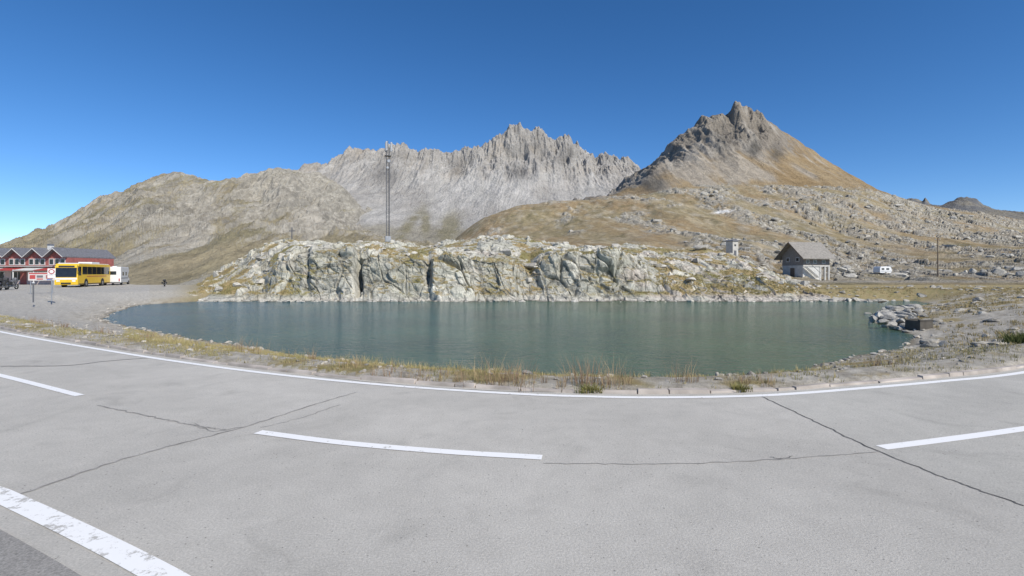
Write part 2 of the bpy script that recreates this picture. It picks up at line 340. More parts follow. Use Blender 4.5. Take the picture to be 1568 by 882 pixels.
N=normals(X,Y,Z); slope=1-N[...,2]; PY=HZ-(Z-CH)/Y*F
g=mixc(np.broadcast_to(C(.335,.245,.135),X.shape+(3,)),C(.29,.24,.135),sst(-.25,.25,fbm(X/30,Y/80,Z*0,5,351)))
g=mixc(g,C(.42,.345,.225)*np.ones(3),sst(-.05,.35,fbm(X/8,Y/20,Z*0,4,352)))
g=mixc(g,C(.165,.145,.075)*np.ones(3),sst(.08,.38,fbm(X/6,Y/15,Z*0,4,353))*.7)
rkm=np.clip(mask*sst(.30,.55,idd*.6+.4*idd2+.25*slope),0,1)
col=mixc(g,np.broadcast_to(C(.47,.445,.385),X.shape+(3,))*(.7+.5*idd2[...,None]),rkm*.8)
col=mixc(col,np.broadcast_to(C(.45,.41,.34),col.shape),np.clip(blob(PX,PY,1390,431,260,2.2)*sst(1080,1180,PX),0,1)*.8)
col=mixc(col,np.broadcast_to(C(.45,.40,.31),col.shape),sst(.0,.35,fbm(X/4,Y/14,Z*0,4,355))*.55*sst(2.0,3.2,T))
col=mixc(col,np.broadcast_to(C(.75,.74,.7),col.shape),np.clip(2*blob(PX,PY+.12*(PX-1108),1108,324,13,2.2),0,1)*sst(-.4,-.1,perlin(X/2,Y/5,Z*0,4)))
hill=(X,Y,Z)
m_hill=vcolmat('alpine_grass_cover',.5,3.2,.6,.46,crack=.4,crack_scale=.35)
grid_mesh('hill',X,Y,Z,col,m_hill,True,{'rock':rkm})
hillrk=rkm

# ---- rock outcrop across the lake
co=[(46,[(230,474),(1400,474)]),
    (49.8,[(230,464.5),(290,462.6),(1200,462.5),(1330,463.5),(1400,466)]),
    [(230,462,52),(290,456,52),(400,450,52),(425,446,51.5),(560,444,51.3),(660,444,51.3),(760,446,51.3),(820,449,51.8),(960,450,52),(1100,448,52),(1230,449,52),(1300,460,52),(1400,464,52)],
    [(230,459,56),(290,450,56),(340,440,56),(400,432,56),(420,416,54.6),(440,402,53.8),(480,385,53),(540,384,53),(556,394,53.6),(640,395,53),(700,393,53),(760,396,53),(790,406,54.2),(812,414,55.4),(828,402,54.3),(870,390,54),(960,392,54.3),(990,404,55.5),(1050,418,57.5),(1100,421,57.5),(1170,426,56.5),(1220,440,56),(1300,457,56),(1400,464,56)],
    [(230,456,66),(290,447,66),(340,430,66),(380,408,66),(415,394,66),(450,380,65),(500,379,64),(560,378,63),(640,386,62),(700,382,62),(760,380,62),(812,390,63),(830,385,62),(880,383,62),(960,386,63),(1000,393,64),(1060,399,66),(1120,403,66),(1160,414,66),(1200,428,66),(1260,447,66),(1300,456,66),(1400,462,66)],
    [(230,455,80),(290,444,80),(320,424,80),(350,408,80),(385,388,80),(410,372,80),(440,366,80),(470,371,80),(510,375,80),(560,370,80),(600,372,80),(640,379,80),(690,371,80),(740,364,80),(790,362,80),(830,371,80),(880,379,80),(930,378,80),(970,374,80),(1000,377,80),(1040,383,80),(1075,378,80),(1100,383,80),(1130,393,80),(1160,408,80),(1200,425,80),(1240,438,80),(1400,455,80)],
    (104,[(230,470),(300,450),(360,420),(420,392),(500,385),(600,379),(700,379),(800,380),(900,388),(1100,398),(1160,424),(1400,450)])]
X,Y,Z,PX,T=layer(co,230,1400,1500,430,[.2,1.2,2.4,1.6,1.6,.3])
ws_=fbm(X/6,Y/6,Z/6,3,401)*1.6
rx=X+.55*Z; ry=Y; rz=Z-.3*X
f1,f2,id1=worley((rx+ws_)/2.8,(ry+ws_)/5,(rz)/4.2,411)
g1,g2,id2=worley((rx+ws_*.5)/1.2,ry/2.4,(rz+ws_*.4)/1.5,412)
h1,h2,id3=worley(rx/.5,ry/1.0,rz/.55,413)
right=sst(970,1030,PX)
cliff=sst(1.0,1.3,T)*sst(3.9,3.1,T)*sst(395,425,PX)*(1-.35*right)*sst(1270,1220,PX)
patch=sst(-.08,.08,fbm(X/3.2,Y/5,Z/3,4,420)+.03)
m=np.clip(np.maximum(cliff*sst(-.6,-.3,fbm(X/2.6,Y/4,Z/1.8,3,421)),patch*.9)*sst(.9,1.05,T)*sst(6,5.3,T),0,1)
m=m*sst(240,300,PX)*(1-.6*sst(1260,1340,PX))
vert=sst(1.0,1.5,T)*sst(4.2,3.3,T)
out=m*((id1-.45)*1.3*sst(0,.2,f2-f1)+(id2-.5)*.65*sst(0,.2,g2-g1)+(id3-.5)*.16-.25*sst(.10,0,f2-f1)-.1*sst(.08,0,g2-g1))
out=out+vert*(1.4*fbm(X/8,Y/9,Z/6,3,422)+.8*fbm(X/4.5+.2*Z,Y/6,Z/1.3,3,423))*(1-.4*right)
out=out-2.4*blob(PX,T,548+0*T,2.4+0*T,5,.8)-1.1*blob(PX,T,655+0*T,2.6+0*T,5,.6)-.7*blob(PX,T,470+0*T,2.6+0*T,4,.7)
N0=normals(X,Y,Z)
ny=-np.clip(1.2-N0[...,2]*1.0,.25,1); nzv=np.sqrt(np.clip(1-ny*ny,0,1))*.9
Y=Y+ny*out; Z=Z+nzv*out*.8+fbm(X/7,Y/10,Z*0,4,430)*.35*sst(1.1,2,T)+.05*fbm(X/.5,Y/.8,Z/.5,3,431)*sst(1,1.3,T)
P=np.stack([X,Y,Z],-1); a=np.gradient(P,axis=1); b=np.gradient(P,axis=0); nn=np.cross(a,b); nn/=np.linalg.norm(nn,axis=-1,keepdims=True)+1e-9
up=nn[...,2]
tn=fbm(X/1.6,Y/2.6,Z/1.2,4,441); tl=fbm(X/5,Y/7,Z/3,3,442)
turf=sst(.62,.86,up+.6*tn+.6*tl+.10*right+.18*(PX<425)-.55*patch*sst(3,3.6,T))*sst(-.65,-.2,Z)
turf=np.maximum(turf,.85*sst(.1,.35,-m+.28+.4*tn)*sst(-.5,-.1,Z)*sst(.35,.65,up))
turf=np.clip(turf,0,1)
rock=mixc(np.broadcast_to(C(.56,.535,.455),X.shape+(3,)),C(.46,.445,.365),sst(-.3,.3,fbm(X/3,Y/5,Z/3,4,451)))
rock=rock*(.80+.30*id1[...,None])*(.86+.26*id2[...,None])*(.93+.14*id3[...,None])
rock=mixc(rock,np.broadcast_to(C(.53,.44,.375),X.shape+(3,)),sst(.0,.3,fbm(X/5,Y/6,Z/2,4,452)+.3*sst(900,1100,PX)-.15)*.55)
rock=mixc(rock,C(.25,.24,.195)*np.ones(3),sst(.08,.42,fbm(X/.9,Y/2,Z/2.2,4,456))*.55)
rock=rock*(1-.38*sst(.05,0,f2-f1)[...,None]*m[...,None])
t=mixc(np.broadcast_to(C(.33,.25,.125),X.shape+(3,)),C(.22,.20,.085),sst(-.15,.3,fbm(X/4,Y/6,Z*0,4,453)))
t=mixc(t,C(.44,.37,.235)*np.ones(3),sst(.05,.3,fbm(X/1.2,Y/2,Z*0,3,454))*.6)
col=mixc(rock,t,turf)
band=sst(-.55,-.78,Z)*(T<3); col=mixc(col,np.broadcast_to(C(.58,.54,.47),col.shape),band*.5)
wl=sst(-.88,-.98,Z); col=mixc(col,np.broadcast_to(C(.13,.12,.095),col.shape),wl*.85)
outc=(X,Y,Z); outc_turf=turf
m_rock=vcolmat('outcrop_rock',1.2,7,.12,.30,crack=.45,crack_scale=.5)
grid_mesh('rock_outcrop',X,Y,Z,col,m_rock,False,{'rock':1-turf})

def zat(g,x,y):
    X,Y,Z=g; i=np.argmin((X-x)**2+(Y-y)**2); return float(Z.ravel()[i])

# ------------------------------------------------------------------ lake
me=bpy.data.meshes.new('lake_water'); bm=bmesh.new()
vs=[bm.verts.new((x,y,WL)) for x,y in ((-42,9),(46,9),(50,54),(-42,54))]; bm.faces.new(vs); bm.to_mesh(me); bm.free()
lake=bpy.data.objects.new('lake_water',me); scene.collection.objects.link(lake)
m,nt,b=newmat('lake_water'); N_=nt.nodes;L=nt.links
tc=N_.new('ShaderNodeTexCoord')
sx=N_.new('ShaderNodeSeparateXYZ'); L.new(tc.outputs['Object'],sx.inputs[0])
nb=N_.new('ShaderNodeTexNoise'); nb.inputs['Scale'].default_value=.16; nb.inputs['Detail'].default_value=4; L.new(tc.outputs['Object'],nb.inputs['Vector'])
mr=N_.new('ShaderNodeMapRange'); mr.inputs[1].default_value=-20; mr.inputs[2].default_value=8; L.new(sx.outputs['X'],mr.inputs[0])
mc=N_.new('ShaderNodeMix'); mc.data_type='RGBA'; mc.inputs[6].default_value=(.035,.105,.125,1); mc.inputs[7].default_value=(.075,.125,.075,1); L.new(mr.outputs[0],mc.inputs[0])
sc=N_.new('ShaderNodeVectorMath'); sc.operation='SCALE'; L.new(mc.outputs[2],sc.inputs[0])
q=N_.new('ShaderNodeMapRange'); q.inputs[1].default_value=.35;q.inputs[2].default_value=.65;q.inputs[3].default_value=.8;q.inputs[4].default_value=1.15; L.new(nb.outputs['Fac'],q.inputs[0]); L.new(q.outputs[0],sc.inputs['Scale'])
L.new(sc.outputs[0],b.inputs['Base Color']); b.inputs['Roughness'].default_value=.10; b.inputs['IOR'].default_value=1.33; b.inputs['Specular IOR Level'].default_value=.34
mp=N_.new('ShaderNodeMapping'); mp.inputs['Scale'].default_value=(1,2.4,1); mp.inputs['Rotation'].default_value=(0,0,.25); L.new(tc.outputs['Object'],mp.inputs['Vector'])
w1=N_.new('ShaderNodeTexNoise'); w1.inputs['Scale'].default_value=1.7; w1.inputs['Detail'].default_value=6; w1.inputs['Roughness'].default_value=.55; w1.inputs['Distortion'].default_value=.7; L.new(mp.outputs[0],w1.inputs['Vector'])
bs=N_.new('ShaderNodeMapRange'); bs.inputs[1].default_value=.38;bs.inputs[2].default_value=.62;bs.inputs[3].default_value=.6;bs.inputs[4].default_value=1.0; L.new(nb.outputs['Fac'],bs.inputs[0])
bp=N_.new('ShaderNodeBump'); bp.inputs['Distance'].default_value=.22; L.new(bs.outputs[0],bp.inputs['Strength']); L.new(w1.outputs['Fac'],bp.inputs['Height']); L.new(bp.outputs[0],b.inputs['Normal'])
me.materials.append(m)

# ------------------------------------------------------------------ road
def road_mat(name,base,speck):
    m,nt,b=newmat(name); N=nt.nodes;L=nt.links
    tc=N.new('ShaderNodeTexCoord')
    def noise(s,d=6,r=.6,dist=0):
        n=N.new('ShaderNodeTexNoise'); n.inputs['Scale'].default_value=s; n.inputs['Detail'].default_value=d; n.inputs['Roughness'].default_value=r; n.inputs['Distortion'].default_value=dist; L.new(tc.outputs['Object'],n.inputs['Vector']); return n
    a=noise(.33,6,.55,.5);c=noise(3,8,.7);d=noise(60,4,.85);e=noise(1.1,7,.6,1.0)
    def rng_(n,lo,hi,x=.3,y=.7):
        r=N.new('ShaderNodeMapRange'); r.inputs[1].default_value=x;r.inputs[2].default_value=y;r.inputs[3].default_value=lo;r.inputs[4].default_value=hi; L.new(n,r.inputs[0]); return r.outputs[0]
    def mul(p,q_):
        r=N.new('ShaderNodeMath'); r.operation='MULTIPLY'; L.new(p,r.inputs[0]);L.new(q_,r.inputs[1]); return r.outputs[0]
    v=mul(mul(mul(rng_(a.outputs['Fac'],.86,1.10),rng_(e.outputs['Fac'],1.0,.86,.56,.70)),rng_(c.outputs['Fac'],.93,1.07)),rng_(d.outputs['Fac'],1-speck,1+speck))
    vo=N.new('ShaderNodeTexVoronoi'); vo.inputs['Scale'].default_value=24; vo.inputs['Randomness'].default_value=1; L.new(tc.outputs['Object'],vo.inputs['Vector'])
    pit=rng_(vo.outputs['Distance'],.42,1,.08,.2)
    sp=N.new('ShaderNodeSeparateColor'); L.new(vo.outputs['Color'],sp.inputs[0]); sel=rng_(sp.outputs[0],0,1,.76,.82)
    mx=N.new('ShaderNodeMix'); mx.data_type='FLOAT'; mx.inputs[2].default_value=1; L.new(sel,mx.inputs[0]); L.new(pit,mx.inputs[3]); v=mul(v,mx.outputs[0])
    s=N.new('ShaderNodeVectorMath'); s.operation='SCALE'; s.inputs[0].default_value=base; L.new(v,s.inputs['Scale']); L.new(s.outputs[0],b.inputs['Base Color'])
    b.inputs['Roughness'].default_value=.85; b.inputs['Specular IOR Level'].default_value=.2
    bp=N.new('ShaderNodeBump'); bp.inputs['Distance'].default_value=.006; L.new(d.outputs['Fac'],bp.inputs['Height']); L.new(bp.outputs[0],b.inputs['Normal'])
    return m
m_road=road_mat('road_concrete',(.475,.45,.40),.28)
m_asph=road_mat('asphalt_old',(.30,.285,.26),.45)
m_slab=road_mat('road_concrete_second_pour',(.445,.425,.378),.26)
def strip(name,A,B,z,mat):
    me=bpy.data.meshes.new(name); n=len(A)
    me.from_pydata([(x,y,z) for x,y in A]+[(x,y,z) for x,y in B],[],[(i,i+1,n+i+1,n+i) for i in range(n-1)])
    me.materials.append(mat); o=bpy.data.objects.new(name,me); scene.collection.objects.link(o)
    return o
strip('road',[(x,-14) for x,y in edge],offset(edge,.06),0.0,m_road)
def ribbon(name,pts,w,z,mat,jit=0.0,sub=8):
    P=catmull(pts,sub) if len(pts)>2 else [(pts[0][0]+(pts[1][0]-pts[0][0])*i/sub,pts[0][1]+(pts[1][1]-pts[0][1])*i/sub) for i in range(sub+1)]
    if jit: P=[(x+random.gauss(0,jit),y+random.gauss(0,jit)) for x,y in P]
    return strip(name,offset(P,-w/2),offset(P,w/2),z,mat)
def paint(name,wear,col=(.82,.81,.78)):
    m,nt,b=newmat(name); N=nt.nodes;L=nt.links
    tc=N.new('ShaderNodeTexCoord'); n=N.new('ShaderNodeTexNoise'); n.inputs['Scale'].default_value=9; n.inputs['Detail'].default_value=10; n.inputs['Roughness'].default_value=.75; L.new(tc.outputs['Object'],n.inputs['Vector'])
    r=N.new('ShaderNodeMapRange'); r.inputs[1].default_value=wear; r.inputs[2].default_value=wear+.06; L.new(n.outputs['Fac'],r.inputs[0])
    mx=N.new('ShaderNodeMix'); mx.data_type='RGBA'; mx.inputs[6].default_value=(.45,.43,.39,1); mx.inputs[7].default_value=col+(1,); L.new(r.outputs[0],mx.inputs[0]); L.new(mx.outputs[2],b.inputs['Base Color']); b.inputs['Roughness'].default_value=.7
    return m
m_paint=paint('white_road_paint',.35); m_paint2=paint('worn_road_paint',.41)
# neighbouring slab (slightly different pour), bounded by the joint
sl=[gp(*p) for p in ((1163,606),(1240,642),(1342,690),(1450,733),(1568,775),(1900,860))]
sr=offset(edge,-.02); sr=[p for p in sr if 3.6<p[0]<30]
me=bpy.data.meshes.new('road_slab'); poly=[sl[0]]+[p for p in sr if p[0]>sl[0][0]+.05][:36]
poly=poly+[(16,4.0)]+sl[::-1][:-1]
me.from_pydata([(x,y,.002) for x,y in poly],[],[tuple(range(len(poly)))]); me.materials.append(m_slab); o=bpy.data.objects.new('road_slab',me); scene.collection.objects.link(o)
ribbon('road_edge_line',offset(edge,-.16)[::4],.12,.006,m_paint)
ribbon('road_centre_dash',[gp(-130,545),gp(0,575),gp(122,606)],.12,.006,m_paint,sub=6)
ribbon('road_centre_dash',[gp(395,662),gp(520,678),gp(680,692),gp(830,701)],.13,.006,m_paint,sub=6)
ribbon('road_centre_dash',[gp(1350,686),gp(1460,672),gp(1568,657),gp(1760,628)],.13,.006,m_paint,sub=6)
near=[(-12,9.2),(-7.5,6.4),gp(-60,729),gp(0,758),gp(125,817),gp(250,882),(-1.15,2.5),(.35,1.95),(2.5,1.6)]
ribbon('road_near_edge_line',near,.16,.006,m_paint2)
strip('asphalt_shoulder',[(x,-13.5) for x,y in catmull(near,8)],offset(catmull(near,8),-.24),.0045,m_asph)
m_joint=simple('joint_tar',(.15,.14,.125),.8,var=.5,scale=8)
m_joint2=simple('joint_pale',(.30,.285,.26),.9,var=.4,scale=6)
J=[([(545,601),(480,620),(380,652),(200,700),(0,768)],.028,m_joint2),([(1163,606),(1240,642),(1342,690),(1450,733),(1568,775)],.018,m_joint),
   ([(0,561),(100,560),(165,553),(230,548)],.045,m_joint),([(150,621),(240,640),(300,652),(345,658)],.022,m_joint2),([(830,710),(1000,711),(1180,704),(1345,692)],.012,m_joint2),
   ([(430,566),(520,580),(700,596),(900,602)],.012,m_joint)]
for pts,w,mt in J: ribbon('road_joint',[gp(*p) for p in pts],w,.0042,mt,.009,sub=14)
ribbon('road_joint',[gp(300,650),gp(330,660),gp(380,653)],.012,.0044,m_joint2,.02,sub=6)
ribbon('road_joint',[gp(1180,700),gp(1195,703),gp(1215,699)],.009,.0044,m_joint,.01,sub=6)
ribbon('road_joint',[gp(520,620),gp(460,640),gp(400,655)],.009,.0044,m_joint2,.012,sub=9)
# kerb: low granite edging, irregular lengths
m_kerb=simple('kerb_granite',(.42,.37,.32),.9,var=.35,scale=2.3,bump=.006)
bm=bmesh.new(); kp=offset(edge,.05)
fine=[kp[0]]; carry=0; nxt=.8
for (a,b_) in zip(kp[:-1],kp[1:]):
    L_=math.dist(a,b_); pos_=0
    while carry+(L_-pos_)>=nxt:
        pos_+=nxt-carry; carry=0; fine.append((a[0]+(b_[0]-a[0])*pos_/L_,a[1]+(b_[1]-a[1])*pos_/L_)); nxt=random.uniform(.3,1.2)
    carry+=L_-pos_
for a,b_ in zip(fine[:-1],fine[1:]):
    if a[1]>34 or abs(a[0])>32: continue
    t=Vector((b_[0]-a[0],b_[1]-a[1])); t.normalize(); nrm=Vector((-t.y,t.x)); w=.12+random.uniform(-.025,.02); h=.05+random.uniform(-.025,.02)
    A=Vector(a)+t*.004+nrm*random.uniform(-.01,.012); B=Vector(b_)-t*.004+nrm*random.uniform(-.01,.012)
    p=[A,B,B+nrm*w,A+nrm*w]; bot=[bm.verts.new((q.x,q.y,-.05)) for q in p]
    tp=[bm.verts.new((q.x,q.y,h+random.uniform(-.008,.008))) for q in [A+nrm*.02+t*.01,B+nrm*.02-t*.01,B+nrm*(w-.01)-t*.01,A+nrm*(w-.01)+t*.01]]
    bm.faces.new(tp)
    for i in range(4): bm.faces.new((bot[i],bot[(i+1)%4],tp[(i+1)%4],tp[i]))
me=bpy.data.meshes.new('kerb'); bm.to_mesh(me); bm.free(); me.materials.append(m_kerb); o=bpy.data.objects.new('kerb',me); scene.collection.objects.link(o)

# ------------------------------------------------------------------ grass
def blades(name,pos,hgts,nbl,spread,wid,colA,colB,mat,lean=.35):
    n=len(pos); M=n*nbl
    base=np.repeat(pos,nbl,0); H=np.repeat(hgts,nbl)*rng.uniform(.45,1.1,M)
    sp=np.repeat(spread*hgts,nbl); az=rng.uniform(0,2*np.pi,M); rad=np.sqrt(rng.uniform(0,1,M))*sp
    b=base+np.stack([np.cos(az)*rad,np.sin(az)*rad,np.zeros(M)-.02],1)
    la=az+rng.normal(0,.7,M); ln=rng.uniform(.05,lean,M)*H
    dirn=np.stack([np.cos(la),np.sin(la),np.zeros(M)],1)
    fa=rng.uniform(0,np.pi,M); wv=np.stack([np.cos(fa),np.sin(fa),np.zeros(M)],1)*(wid*rng.uniform(.6,1.3,M))[:,None]
    zz=np.array([0,0,1.0])
    mid=b+dirn*(ln*.35)[:,None]+zz*(H*.6)[:,None]; tip=b+dirn*ln[:,None]+zz*H[:,None]
    V=np.stack([b-wv,b+wv,mid+wv*.7,mid-wv*.7,tip+wv*.12,tip-wv*.12],1).reshape(-1,3)
    k=np.arange(M)*6; Fq=np.concatenate([np.stack([k,k+1,k+2,k+3],1),np.stack([k+3,k+2,k+4,k+5],1)])
    mixv=np.clip(np.repeat(rng.uniform(0,1,n),nbl)*.7+rng.uniform(0,.5,M),0,1)[:,None]
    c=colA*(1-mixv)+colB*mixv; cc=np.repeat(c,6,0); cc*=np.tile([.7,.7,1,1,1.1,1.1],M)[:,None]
    return raw_mesh(name,V,Fq,cc,mat,False)
m_gr,nt,b=newmat('dry_grass'); at=nt.nodes.new('ShaderNodeAttribute'); at.attribute_name='Col'; nt.links.new(at.outputs['Color'],b.inputs['Base Color']); b.inputs['Roughness'].default_value=.8; b.inputs['Specular IOR Level'].default_value=.1
def scatter(n,x0,x1,y0,y1,cond):
    x=rng.uniform(x0,x1,n);y=rng.uniform(y0,y1,n); h,s,D,px=ground_h(x,y); k=cond(x,y,s,D,px); return np.stack([x[k],y[k],h[k]],1),px[k],s[k],D[k]
cl_=lambda x,y,th: fbm(x*.55,y*.55,x*0,3,501)>th
R_=lambda x: rng.uniform(0,1,len(x))
pos,px_,s_,D_=scatter(46000,-24,15,7.3,27,lambda x,y,s,D,px:(D>.12)&(s>.4)&(px>-60)&(px<1640)&(D<6.5)&(cl_(x,y,-.05)|(R_(x)<.18))&((px>190)|(D<1.4))&((px<960)|(R_(x)<.38)))
blades('verge_grass',pos,rng.uniform(.04,.12,len(pos)),9,.8,.0045,C(.48,.38,.20),C(.25,.235,.09),m_gr,.6)
pos,px_,s_,D_=scatter(6500,-22,14,7.5,25,lambda x,y,s,D,px:(D>.4)&(s>.5)&(D<4.5)&(px>230)&(px<1600)&cl_(x,y,.08)&((px<960)|(R_(x)<.25)))
blades('tall_grass',pos,rng.uniform(.10,.27,len(pos)),13,.3,.0038,C(.53,.42,.23),C(.30,.265,.11),m_gr,.5)
tuft=[(232,505,.45),(245,508,.35),(370,528,.5),(380,530,.45),(470,545,.4),(590,575,.36),(640,580,.34),(720,588,.45),(770,590,.62),(785,592,.55),(890,592,.55),(905,592,.45),(930,588,.62),(1050,590,.45),(40,492,.35),(60,494,.3),(90,498,.35),(150,504,.35),(1330,560,.3),(1345,558,.25),(545,562,.3),(650,582,.38),(850,592,.38),(1160,590,.3),(310,520,.3)]
P_=[];Hh=[]
for a,b2,h in tuft:
    d=F*(CH-.0)/(b2-HZ)
    for k in range(4):
        x=(a-784)/F*d+random.gauss(0,.18); y=d+random.gauss(0,.15); z=float(ground_h(np.array([x]),np.array([y]))[0][0])
        if z>-.95: P_.append((x,y,z)); Hh.append(h*random.uniform(.5,1.1))
blades('tall_grass',np.array(P_),np.array(Hh),18,.35,.003,C(.44,.34,.19),C(.24,.15,.10),m_gr,.55)
for a,b2 in ((905,603),(1137,601)):
    x,y=gp(a,b2); pp=np.array([(x+rng.normal(0,.07),y+.08+rng.normal(0,.03),.02) for _ in range(34)])
    blades('kerb_weed',pp,rng.uniform(.06,.15,34),14,.5,.005,C(.36,.29,.12),C(.15,.16,.05),m_gr,.9)
x,y=gp(1572,524); blades('low_shrub',np.array([(x+rng.normal(0,.25),y+rng.normal(0,.2),.0) for _ in range(60)]),rng.uniform(.15,.35,60),16,.5,.008,C(.07,.10,.03),C(.13,.14,.05),m_gr,.8)
pos,px_,s_,D_=scatter(18000,12,60,11,60,lambda x,y,s,D,px:(D>1)&(s>1.2)&(px>1240)&(px<1700)&cl_(x*.6,y*.6,-.06)&(y>16))
blades('bank_grass',pos,rng.uniform(.06,.2,len(pos)),10,.7,.010,C(.46,.34,.17),C(.28,.24,.11),m_gr,.6)
X,Y,Z=outc; ok=np.argwhere((outc_turf>.6)&(Z>-.5)); pick=ok[rng.integers(0,len(ok),6000)]
pos=np.stack([X[pick[:,0],pick[:,1]],Y[pick[:,0],pick[:,1]],Z[pick[:,0],pick[:,1]]],1)
blades('outcrop_grass',pos,rng.uniform(.1,.26,len(pos)),8,.8,.02,C(.43,.34,.17),C(.25,.225,.095),m_gr,.7)

# ------------------------------------------------------------------ boulders
bmI=bmesh.new(); bmesh.ops.create_icosphere(bmI,subdivisions=3,radius=1); ico=np.array([v.co[:] for v in bmI.verts]); icoF=np.array([[v.index for v in f.verts] for f in bmI.faces]); bmI.free()
def boulders(name,pos,size,colr,mat,sq=.65):
    Vs=[];Fs=[];Cs=[];R=[]
    for i,(p,s) in enumerate(zip(pos,size)):
        v=ico.copy()
        for _ in range(9):
            n=rng.normal(0,1,3);n/=np.linalg.norm(n);d=rng.uniform(.45,.85); t=v@n; v=v-np.maximum(t-d,0)[:,None]*n
        v=v*(1+.06*perlin(v[:,0]*2.5+i,v[:,1]*2.5,v[:,2]*2.5,3)[:,None])
        v=v*np.array([rng.uniform(.8,1.4),rng.uniform(.7,1.1),rng.uniform(sq*.6,sq*1.2)])*s
        a=rng.uniform(0,6.28);c,s_=math.cos(a),math.sin(a); v=v@np.array([[c,s_,0],[-s_,c,0],[0,0,1]])
        Vs.append(v+np.array(p)+np.array([0,0,s*sq*.2]));Fs.append(icoF+len(ico)*i); Cs.append(np.broadcast_to(colr*rng.uniform(.75,1.2),v.shape)); R.append(np.ones(len(v)))
    return raw_mesh(name,np.concatenate(Vs),np.concatenate(Fs),np.concatenate(Cs),mat,False,{'rock':np.concatenate(R)})
m_bould=vcolmat('boulder_rock',2.5,14,.05,.3,crack=.3,crack_scale=1.1)
pts=[];sz=[]
for k in range(110):
    a=random.gauss(1368,22); b2=random.uniform(472,502); z=-.85; x,y=gp(a,b2,z); z=float(ground_h(np.array([x]),np.array([y]))[0][0]); 
    if z<-1.25: continue
    pts.append((x,y,z+random.uniform(0,.12))); sz.append(random.choice([.12,.18,.25,.33])*random.uniform(.8,1.3))
for a,b2,s in ((1352,499,.36),(1338,494,.3),(1372,478,.42),(1380,497,.34),(1395,472,.38),(1362,488,.42),(1345,488,.36),(1378,486,.36)): x,y=gp(a,b2,-.85); pts.append((x,y,-.72)); sz.append(s)
boulders('rock_pile',pts,sz,C(.42,.40,.355),m_bould)
pts=[];sz=[]
q,pxx,ss,DD=scatter(900,12,62,12,68,lambda x,y,s,D,px:(D>1.2)&(s>-.1)&(px>1235)&(px<1700)); 
for p in q[:330]: pts.append(tuple(p)); sz.append(abs(random.gauss(.04,.13))+.06)
for a,b2,s in ((1420,527,.24),(1350,461,.35),(1410,452,.45),(1450,444,.7),(1500,440,.8),(1465,438,.6),(1530,446,.5),(1430,441,.7)): x,y=gp(a,b2,-.05); pts.append((x,y,-.1)); sz.append(s)
boulders('bank_stones',pts,sz,C(.43,.40,.34),m_bould,.5)
pts=[];sz=[]
q,pxx,ss,DD=scatter(6000,-34,20,9,46,lambda x,y,s,D,px:(D>.4)&(s>-.3)&(s<.8)); 
for p in q[:460]: pts.append(tuple(p)); sz.append(abs(random.gauss(.02,.06))+.03)
q,pxx,ss,DD=scatter(2500,-24,16,7.5,24,lambda x,y,s,D,px:(D>.2)&(D<4.5)&(s>0)); 
for p in q[:700]: pts.append(tuple(p)); sz.append(abs(random.gauss(.01,.035))+.018)
boulders('shore_stones',pts,sz,C(.45,.415,.355),m_bould)
X,Y,Z=hill; ok=np.argwhere((hillrk>.5)&(Y<340)&(Y>100)&(X<Y*1.3)); pick=ok[rng.integers(0,len(ok),620)]
boulders('hill_boulders',[(X[i,j],Y[i,j],Z[i,j]) for i,j in pick],[abs(random.gauss(.25,.36))*(.7+Y[i,j]/220)+.15 for i,j in pick],C(.44,.415,.36),m_bould,.7)
X,Y,Z=outc; ok=np.argwhere((Y>54)&(Y<84)&(Z>0)); pick=ok[rng.integers(0,len(ok),260)]
boulders('outcrop_boulders',[(X[i,j],Y[i,j],Z[i,j]) for i,j in pick],[abs(random.gauss(.16,.26))+.1 for i,j in pick],C(.50,.47,.405),m_bould,.65)
ok=np.argwhere((Z<-.85)&(Z>-1.15)&(Y<53)); pick=ok[rng.integers(0,len(ok),260)]
boulders('waterline_stones',[(X[i,j],Y[i,j]-.05,-1.04) for i,j in pick],[abs(random.gauss(.08,.18))+.06 for i,j in pick],C(.50,.47,.405),m_bould,.6)

# ------------------------------------------------------------------ object building kit
def empty(name,loc,rot=0,sc=1.0):
    e=bpy.data.objects.new(name,None); e.location=loc; e.rotation_euler=(0,0,rot); e.scale=(sc,sc,sc); scene.collection.objects.link(e); return e
def addm(name,bm,mat,par,smooth=False,bev=0):
    me=bpy.data.meshes.new(name); bmesh.ops.recalc_face_normals(bm,faces=bm.faces); bm.to_mesh(me); bm.free(); me.materials.append(mat)
    if smooth:
        for p in me.polygons: p.use_smooth=True
    o=bpy.data.objects.new(name,me); scene.collection.objects.link(o); o.parent=par
    if bev:
        md=o.modifiers.new('b','BEVEL'); md.width=bev; md.segments=2
    return o
def box(name,c,s,mat,par,bev=0):
    bm=bmesh.new(); bmesh.ops.create_cube(bm,size=1); bmesh.ops.scale(bm,vec=s,verts=bm.verts); bmesh.ops.translate(bm,vec=c,verts=bm.verts); return addm(name,bm,mat,par,bev=bev)
def prism(name,prof,y0,y1,mat,par,axis='Y',bev=0):
    bm=bmesh.new()
    f=(lambda a,b,t:(a,t,b)) if axis=='Y' else ((lambda a,b,t:(t,a,b)) if axis=='X' else (lambda a,b,t:(a,b,t)))
    A=[bm.verts.new(f(a,b,y0)) for a,b in prof]; B=[bm.verts.new(f(a,b,y1)) for a,b in prof]
    bm.faces.new(A); bm.faces.new(B[::-1]); n=len(prof)
    for i in range(n): bm.faces.new((A[i],A[(i+1)%n],B[(i+1)%n],B[i]))
    return addm(name,bm,mat,par,bev=bev)
